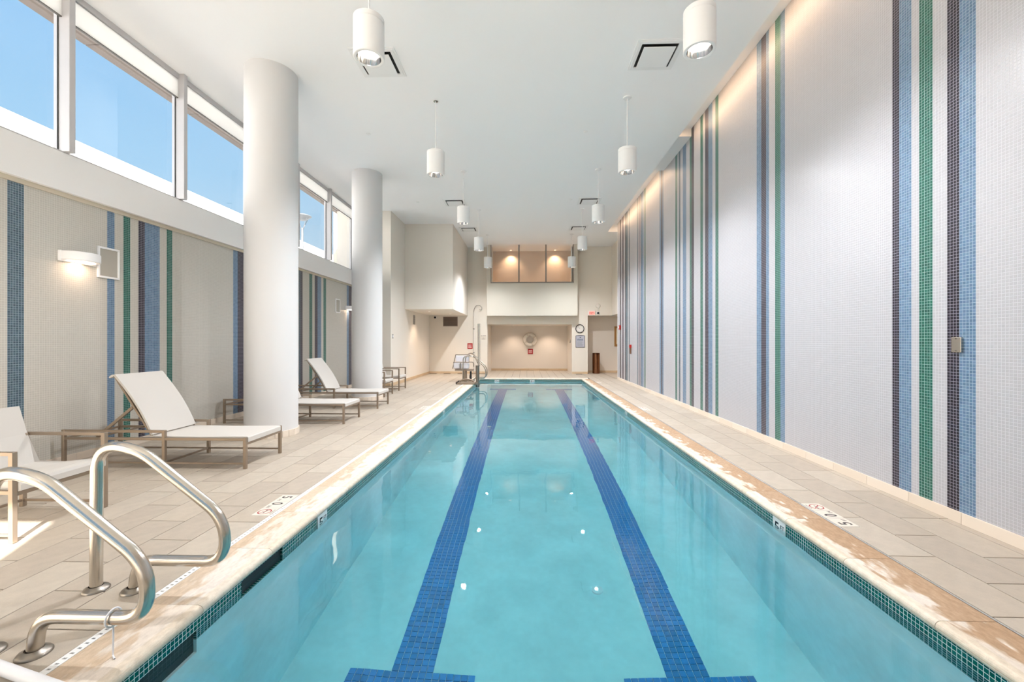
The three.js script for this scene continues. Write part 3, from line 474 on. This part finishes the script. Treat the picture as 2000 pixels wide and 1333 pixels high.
{
  const t = thing('wall_lettering', 'small grey printed notice on the wall beside the niche', 'sign', [-1.66, 1.317, ZE + .002]);
  obj('plate', RB(-.11, .11, 0, .18, 0, .004, .0015, 1), M.cream, t);
  const pr = mat('#ffffff', .6, { map: canvasTex(256, 210, (g, w, h) => { g.fillStyle = '#d9cfc0'; g.fillRect(0, 0, w, h); g.fillStyle = '#8b8178'; g.fillRect(.06 * w, .14 * h, .2 * w, .1 * h); g.fillRect(.38 * w, .13 * h, .56 * w, .09 * h); g.fillRect(.18 * w, .8 * h, .6 * w, .09 * h); g.strokeStyle = '#a59a8f'; g.lineWidth = 5; g.beginPath(); g.moveTo(.36 * w, .72 * h); g.lineTo(.48 * w, .5 * h); g.lineTo(.6 * w, .72 * h); g.closePath(); g.stroke(); }) });
  obj('print', new THREE.PlaneGeometry(.216, .176).translate(0, .09, .0048), pr, t);
  const r = thing('life_ring', 'white life ring with grab rope hung on the niche wall', 'life ring', [.154, 1.322, -18.21]);
  obj('ring', new THREE.TorusGeometry(.222, .07, 24, 64), mat('#e3dccf', .7), r);
  const rope = []; for (let k = 0; k < 4; k++) { const a = k * Math.PI / 2 + .5; const pts = []; for (let i = 0; i <= 10; i++) { const q = a + (i / 10) * Math.PI / 2; pts.push([Math.cos(q) * (.297 + .012 * Math.sin(i / 10 * Math.PI)), Math.sin(q) * (.297 + .012 * Math.sin(i / 10 * Math.PI)), .02]); } rope.push(TUBE(pts, .008, 30, 8)); }
  obj('rope', rope, mat('#cfc4b2', .9), r);
  for (let k = 0; k < 4; k++) obj('strap', new THREE.TorusGeometry(.073, .008, 8, 30).scale(1, 1, 2.2).rotateX(Math.PI / 2).translate(.222, 0, 0).rotateZ(k * Math.PI / 2 + .5), mat('#d6cbbb', .8), r);
  obj('hanger', [BAR([0, .155, .06], [0, .155, -.09], .02), BAR([0, .155, .06], [0, .20, .06], .016)], M.steelDark, r);
  const c = thing('wall_clock', 'round wall clock with a black rim on the pillar', 'clock', [2.059, 1.74, ZE]);
  obj('rim', LA([[.140, .02], [.147, .036], [.158, .038], [.168, .026], [.170, 0]], 64).rotateX(Math.PI / 2), M.black, c);
  const f = obj('face', CY(.145, .145, .02, 0, 0, 0, 64).rotateX(Math.PI / 2).translate(0, 0, .010), mat('#ded8d0', .6), c);
  for (let k = 0; k < 12; k++) { const a = k * Math.PI / 6; obj('hour_mark', B(-.004, .004, -.012, .012, .020, .022).translate(0, .118, 0).rotateZ(a), M.dark, f); }
  obj('hour_hand', BAR([0, 0, .023], [-.06, .05, .023], .012, .004), M.black, c); obj('minute_hand', BAR([0, 0, .025], [-.062, .085, .025], .007, .003), M.black, c);
  const s = thing('rules_sign', 'grey-blue pool rules sign with an arched top below the clock', 'sign', [2.0735, 1.021, ZE]), sh = new THREE.Shape(); sh.moveTo(-.172, 0); sh.lineTo(.172, 0); sh.lineTo(.172, .445); sh.quadraticCurveTo(0, .49, -.172, .445); sh.closePath();
  obj('board', new THREE.ExtrudeGeometry(sh, { depth: .012, bevelEnabled: true, bevelSize: .006, bevelThickness: .004, bevelSegments: 1 }), mat('#5f6068', .5), s);
  const print = mat('#ffffff', .5, { map: canvasTex(340, 440, (g, w, h) => { g.fillStyle = '#b4b4bd'; g.fillRect(0, 0, w, h); g.fillStyle = '#1d1b22'; g.fillRect(.42 * w, .08 * h, .18 * w, .07 * h); g.fillStyle = '#45526d'; for (let r = 0; r < 2; r++) for (let j = 0; j < 6; j++) g.fillRect((.13 + j * .125) * w, (.24 + r * .09) * h, (.06 + .04 * hash(j, r)) * w, .065 * h); g.fillStyle = '#7b7a84'; for (let r = 0; r < 8; r++) g.fillRect(.1 * w, (.5 + r * .055) * h, (.55 + .25 * hash(r, 3)) * w, .018 * h); }) });
  obj('print', new THREE.PlaneGeometry(.316, .42).translate(0, .225, .0175), print, s);
  const ex = thing('exit_sign', 'lit red EXIT sign with a right arrow over the doorway', 'sign', [2.515, 2.262, ZE]);
  obj('housing', RB(-.125, .125, -.012, .165, 0, .03, .006), M.plastic, ex);
  const et = canvasTex(250, 170, (g, w, h) => { g.fillStyle = '#eeb3a6'; g.fillRect(0, 0, w, h); g.fillStyle = '#cc1a10'; g.font = 'bold 108px sans-serif'; g.textAlign = 'center'; g.textBaseline = 'middle'; g.save(); g.translate(w * .43, h * .53); g.scale(.74, 1.22); g.fillText('EXIT', 0, 0); g.restore(); g.beginPath(); g.moveTo(w * .87, h * .32); g.lineTo(w * .97, h * .5); g.lineTo(w * .87, h * .68); g.closePath(); g.fill(); });
  obj('lit_face', new THREE.PlaneGeometry(.235, .160).translate(0, .077, .0308), mat('#ffffff', .5, { map: et, emissive: '#ffffff', emissiveMap: et, emissiveIntensity: .22 }), ex);
  const cam = (x, y, l) => { const t = thing('security_camera', l, 'camera', [x, y, ZE], 0); obj('mount', LA([[.0, .03], [.05, .026], [.055, 0]], 32).rotateX(Math.PI / 2), M.plastic, t); obj('dome', new THREE.SphereGeometry(.042, 24, 16).translate(0, -.004, .04), M.black, t); };
  cam(2.754, 2.345, 'small dome camera with a black lens beside the exit sign'); cam(-3.547, 2.185, 'small dome camera with a black lens under the hung box');
  const sm = thing('smoke_detector', 'round white detector on the wall above the doorway', 'detector', [2.754, 2.62, ZE]); obj('body', LA([[0, .04], [.06, .038], [.085, .025], [.092, 0]], 40).rotateX(Math.PI / 2), M.cream, sm);
  const gr = thing('wall_grille', 'brown louvred air grille on the end wall under the hung box', 'air vent', [-2.951, 1.845, ZE]);
  obj('frame', [B(-.285, .285, -.01, .015, 0, .015), B(-.285, .285, .34, .365, 0, .015), B(-.285, -.26, .015, .34, 0, .015), B(.26, .285, .015, .34, 0, .015)], mat('#9a8a7e', .5), gr); obj('backing', B(-.26, .26, .015, .34, 0, .003), mat('#6f6259', .8), gr);
  for (let k = 0; k < 9; k++) obj('louvre', new THREE.BoxGeometry(.52, .004, .026).rotateX(.7).translate(0, .034 + k * .036, .008), mat('#8f8075', .5), gr);
  const g2 = thing('side_grille', 'narrow grey grille on the cream side wall below the hung box', 'air vent', [-3.78, 1.82, -14.24]); obj('frame', RB(0, .012, 0, .32, -.11, .11, .003), M.grey, g2); for (let k = 0; k < 8; k++) obj('louvre', B(.012, .018, .03 + k * .034, .045 + k * .034, -.09, .09), mat('#8d8880', .6), g2);
  const sp = thing('wall_switch', 'grey double switch plate on the cream side wall', 'switch', [-3.78, 1.40, -11.95]); obj('plate', RB(0, .008, -.06, .06, -.05, .05, .003), M.grey, sp); obj('rocker', [RB(.008, .013, -.03, .03, -.035, -.008, .002), RB(.008, .013, -.03, .03, .008, .035, .002)], M.plastic, sp);
  const pf = thing('picture_frame', 'gold wooden notice frame on the passage wall', 'frame', [3.86, 1.05, -17.2]), W = .34, Hh = .8;
  obj('frame', [RB(-W, W, 0, .09, 0, .03, .006), RB(-W, W, Hh - .06, Hh, 0, .03, .006), RB(-W, -W + .06, .09, Hh - .06, 0, .03, .006), RB(W - .06, W, .09, Hh - .06, 0, .03, .006)], M.wood, pf);
  obj('notice', B(-W + .06, W - .06, .09, Hh - .06, 0, .008), mat('#e0cfae', .7), pf); for (let k = 0; k < 3; k++) obj('sheet', B(-.22 + .02 * k, .2, .16 + k * .2, .31 + k * .2, .008, .011), mat(['#c9b48c', '#d9c8a6', '#b8a27c'][k], .8), pf);
  const bin = thing('waste_bin', 'tall polished bronze cylinder bin in the doorway', 'bin', [2.72, 0, -16.74]);
  obj('body', LA([[0, .004], [.138, .004], [.142, .01], [.142, .74], [.136, .75]], 64), mat('#8a5f45', .16, { metalness: 1 }), bin); obj('rim', LA([[.142, .74], [.144, .79], [.138, .8], [.12, .8], [.12, .75], [.0, .74]], 64), mat('#6b4a38', .2, { metalness: 1 }), bin);
  const dh = thing('door_handle', 'small dark hook on the niche side wall', 'hook', [1.755, 1.26, -17.0]); obj('plate', RB(-.01, 0, -.06, .06, -.02, .02, .003), M.dark, dh); obj('lever', RB(-.04, -.01, -.05, -.03, -.012, .012, .004), M.dark, dh);
}
// ---------------------------------------------------------------- pool lift, rescue hook, ladder rails
{
  const t = thing('pool_lift', 'grey pool lift with a white moulded seat, tall mast and curved rails', 'pool lift', [0, 0, 0]);
  obj('mast', CY(.055, .055, .64, -1.44, .225, -12.55, 32), M.steelDark, t);
  obj('upper_mast', [CY(.017, .017, 1.25, -1.42, 1.15, -12.55, 20), CY(.012, .012, 1.25, -1.375, 1.15, -12.55, 20), BAR([-1.43, 1.77, -12.55], [-1.36, 1.77, -12.55], .02)], M.steel, t);
  obj('base_plate', [RB(-2.02, -1.50, .002, .05, -12.75, -12.35, .01), RB(-1.56, -1.42, -.02, .06, -12.62, -12.48, .01), TUBE([[-1.98, .05, -12.5], [-1.85, .13, -12.5], [-1.65, .13, -12.5], [-1.5, .04, -12.5]], .022, 30, 12)], M.bronze, t);
  for (const [x, z] of [[-1.98, -12.38], [-1.98, -12.72]]) obj('caster', CY(.04, .04, .025, 0, 0, 0, 24).rotateX(Math.PI / 2).translate(x - .04, .04, z), M.dark, t);
  obj('pedestal', [RB(-2.03, -1.98, .03, .34, -13.62, -13.57, .006), RB(-1.92, -1.87, .03, .34, -13.42, -13.37, .006), RB(-2.1, -1.7, .0, .03, -13.68, -13.3, .008), RB(-2.25, -1.68, .33, .37, -13.66, -13.34, .008)], M.bronze, t);
  const seatM = mat('#e4e2e6', .4);
  obj('seat', [RB(-2.30, -2.09, .38, .58, -13.68, -13.36, .05, 4), RB(-2.06, -1.82, .38, .58, -13.68, -13.36, .05, 4)], seatM, t);
  obj('backrest', RB(-2.28, -1.84, .60, .80, -13.72, -13.66, .025, 4), seatM, t);
  obj('seat_frame', [BAR([-2.32, .4, -13.36], [-2.28, .82, -13.7], .02), BAR([-1.8, .6, -13.36], [-1.84, .82, -13.7], .02), BAR([-2.28, .82, -13.7], [-1.82, .82, -13.7], .022), BAR([-2.3, .59, -13.35], [-1.8, .59, -13.35], .018), BAR([-2.075, .36, -13.35], [-2.075, .59, -13.35], .03), TUBE([[-1.82, .6, -13.36], [-1.7, .6, -13.36], [-1.66, .57, -13.36], [-1.65, .46, -13.36]], .014, 30, 10)], M.steelDark, t);
  obj('lift_arm', [TUBE([[-1.86, .83, -13.68], [-1.8, .87, -13.4], [-1.62, .86, -13.0], [-1.44, .62, -12.6]], .02, 40, 12)], M.steel, t);
  obj('actuator', [RB(-1.78, -1.71, .02, .2, -13.35, -13.28, .02, 3), CY(.03, .03, .12, -1.74, .26, -13.31, 20)], M.black, t);
  for (const z of [-13.0, -13.45]) { obj('guide_rail', BEND([[-1.95, .002, z], [-1.93, .80, z], [-1.62, .80, z], [-1.22, .42, z], [-1.26, .12, z], [-1.60, .12, z], [-1.66, .003, z]], [.12, .08, .18, .1, .05], .017), M.steel, t); for (const fx of [-1.95, -1.66]) obj('flange', CY(.04, .042, .012, fx, .006, z, 24), M.steelDark, t); }
  const h = thing('rescue_hook', 'tall white rescue pole with a curved hook top standing at the end wall', 'rescue hook', [-2.03, 0, ZE + .075]);
  obj('pole', CY(.016, .016, 2.4, 0, 1.2, 0, 16), mat('#d5cfc6', .5), h); obj('hook', TUBE([[0, 2.38, 0], [.02, 2.52, 0], [.1, 2.63, 0], [.22, 2.64, 0], [.31, 2.56, 0], [.28, 2.47, 0], [.2, 2.50, 0]], .009, 60, 10), M.steelDark, h); obj('bracket', [B(-.03, .03, 1.72, 1.75, -.06, .02), B(-.03, .03, .8, .83, -.06, .02)], M.steelDark, h);
}
// ---------------------------------------------------------------- depth markers
function depthTile(kind) { return canvasTex(256, 256, (g, w, h) => {
  g.fillStyle = '#ddd3c6'; g.fillRect(0, 0, w, h); g.strokeStyle = '#9a9087'; g.lineWidth = 3; g.strokeRect(2, 2, w - 4, h - 4); g.fillStyle = '#2b2422'; g.textAlign = 'center'; g.textBaseline = 'middle';
  if (kind === 'no') { g.strokeStyle = '#9c2f2f'; g.lineWidth = 16; g.beginPath(); g.arc(w / 2, h * .55, 84, 0, 7); g.stroke(); g.fillRect(.33 * w, .5 * h, .36 * w, 13); g.beginPath(); g.arc(.3 * w, .52 * h, 13, 0, 7); g.fill(); g.fillRect(.5 * w, .5 * h, 12, .17 * h); g.lineWidth = 13; g.beginPath(); g.moveTo(w / 2 - 58, h * .55 - 58); g.lineTo(w / 2 + 58, h * .55 + 58); g.stroke(); g.font = 'bold 27px sans-serif'; g.fillText('NO DIVING', w / 2, h * .11); return; }
  g.font = 'bold 200px sans-serif'; g.save(); g.translate(w * .36, h * .53); g.scale(.86, 1.06); g.fillText(kind[0], 0, 0); g.restore(); g.font = 'bold 62px sans-serif'; g.fillText(kind.slice(1), w * .8, h * .76); }); }
const dm = { five: mat('#ffffff', .5, { map: depthTile('5FT') }), zero: mat('#ffffff', .5, { map: depthTile('0IN') }), no: mat('#ffffff', .5, { map: depthTile('no') }) };
const wm = mat('#ffffff', .25, { map: canvasTex(256, 256, (g, w, h) => { g.fillStyle = '#e8e9e7'; g.fillRect(0, 0, w, h); g.fillStyle = '#17151a'; g.textAlign = 'center'; g.textBaseline = 'alphabetic'; g.font = 'bold 190px sans-serif'; g.fillText('5', w * .34, h * .70); g.font = 'bold 78px sans-serif'; g.fillText('FT', w * .76, h * .44); }) });
function deckMark(side, z, s, place) {
  const t = thing('depth_marking', 'inlaid 5 FT 0 IN and no-diving tiles ' + place, 'depth marker', [side < 0 ? -1.932 : 2.205, 0, z], side < 0 ? -Math.PI / 2 : Math.PI / 2, 'depth markings set in the deck');
  ['five', 'zero', 'no'].forEach((k, i) => { const g = new THREE.PlaneGeometry(s - .003, s - .003).rotateX(-Math.PI / 2).translate((i - 1) * s, .0016, 0), tile = obj('marker_tile', B((i - 1) * s - s / 2 + .001, (i - 1) * s + s / 2 - .001, -.004, .0012, -s / 2 + .001, s / 2 - .001), M.strip, t); obj('print', g, dm[k], tile); });
}
deckMark(-1, -3.235, .137, 'beside the grab rails'); deckMark(1, -3.19, .139, 'below the navy and green stripes'); deckMark(-1, -8.05, .137, 'beside the lounger between the columns'); deckMark(1, -8.05, .139, 'below the thin green and blue stripes'); deckMark(1, -13.1, .139, 'near the end of the striped wall');
function waterMark(x, z, turn, place) { const t = thing('waterline_marker', 'white waterline 5 FT tile ' + place, 'depth marker', [x, -.128, z], turn, 'depth tiles at the waterline'); obj('tile', RB(-.076, .076, -.076, .076, 0, .006, .002, 1), M.strip, t); obj('print', new THREE.PlaneGeometry(.148, .148).translate(0, 0, .0066), wm, t); }
waterMark(PX0, -3.225, Math.PI / 2, 'on the lounger side near the grab rails'); waterMark(PX1, -3.215, -Math.PI / 2, 'below the wide navy and green stripes'); waterMark(PX0, -8.05, Math.PI / 2, 'on the lounger side between the columns'); waterMark(PX1, -8.05, -Math.PI / 2, 'below the cluster of thin stripes'); waterMark(.2, PZ1, 0, 'in the middle of the pool end below the niche'); waterMark(-1.0, PZ1, 0, 'in the pool end nearest the lift');

renderer.render(scene, camera);
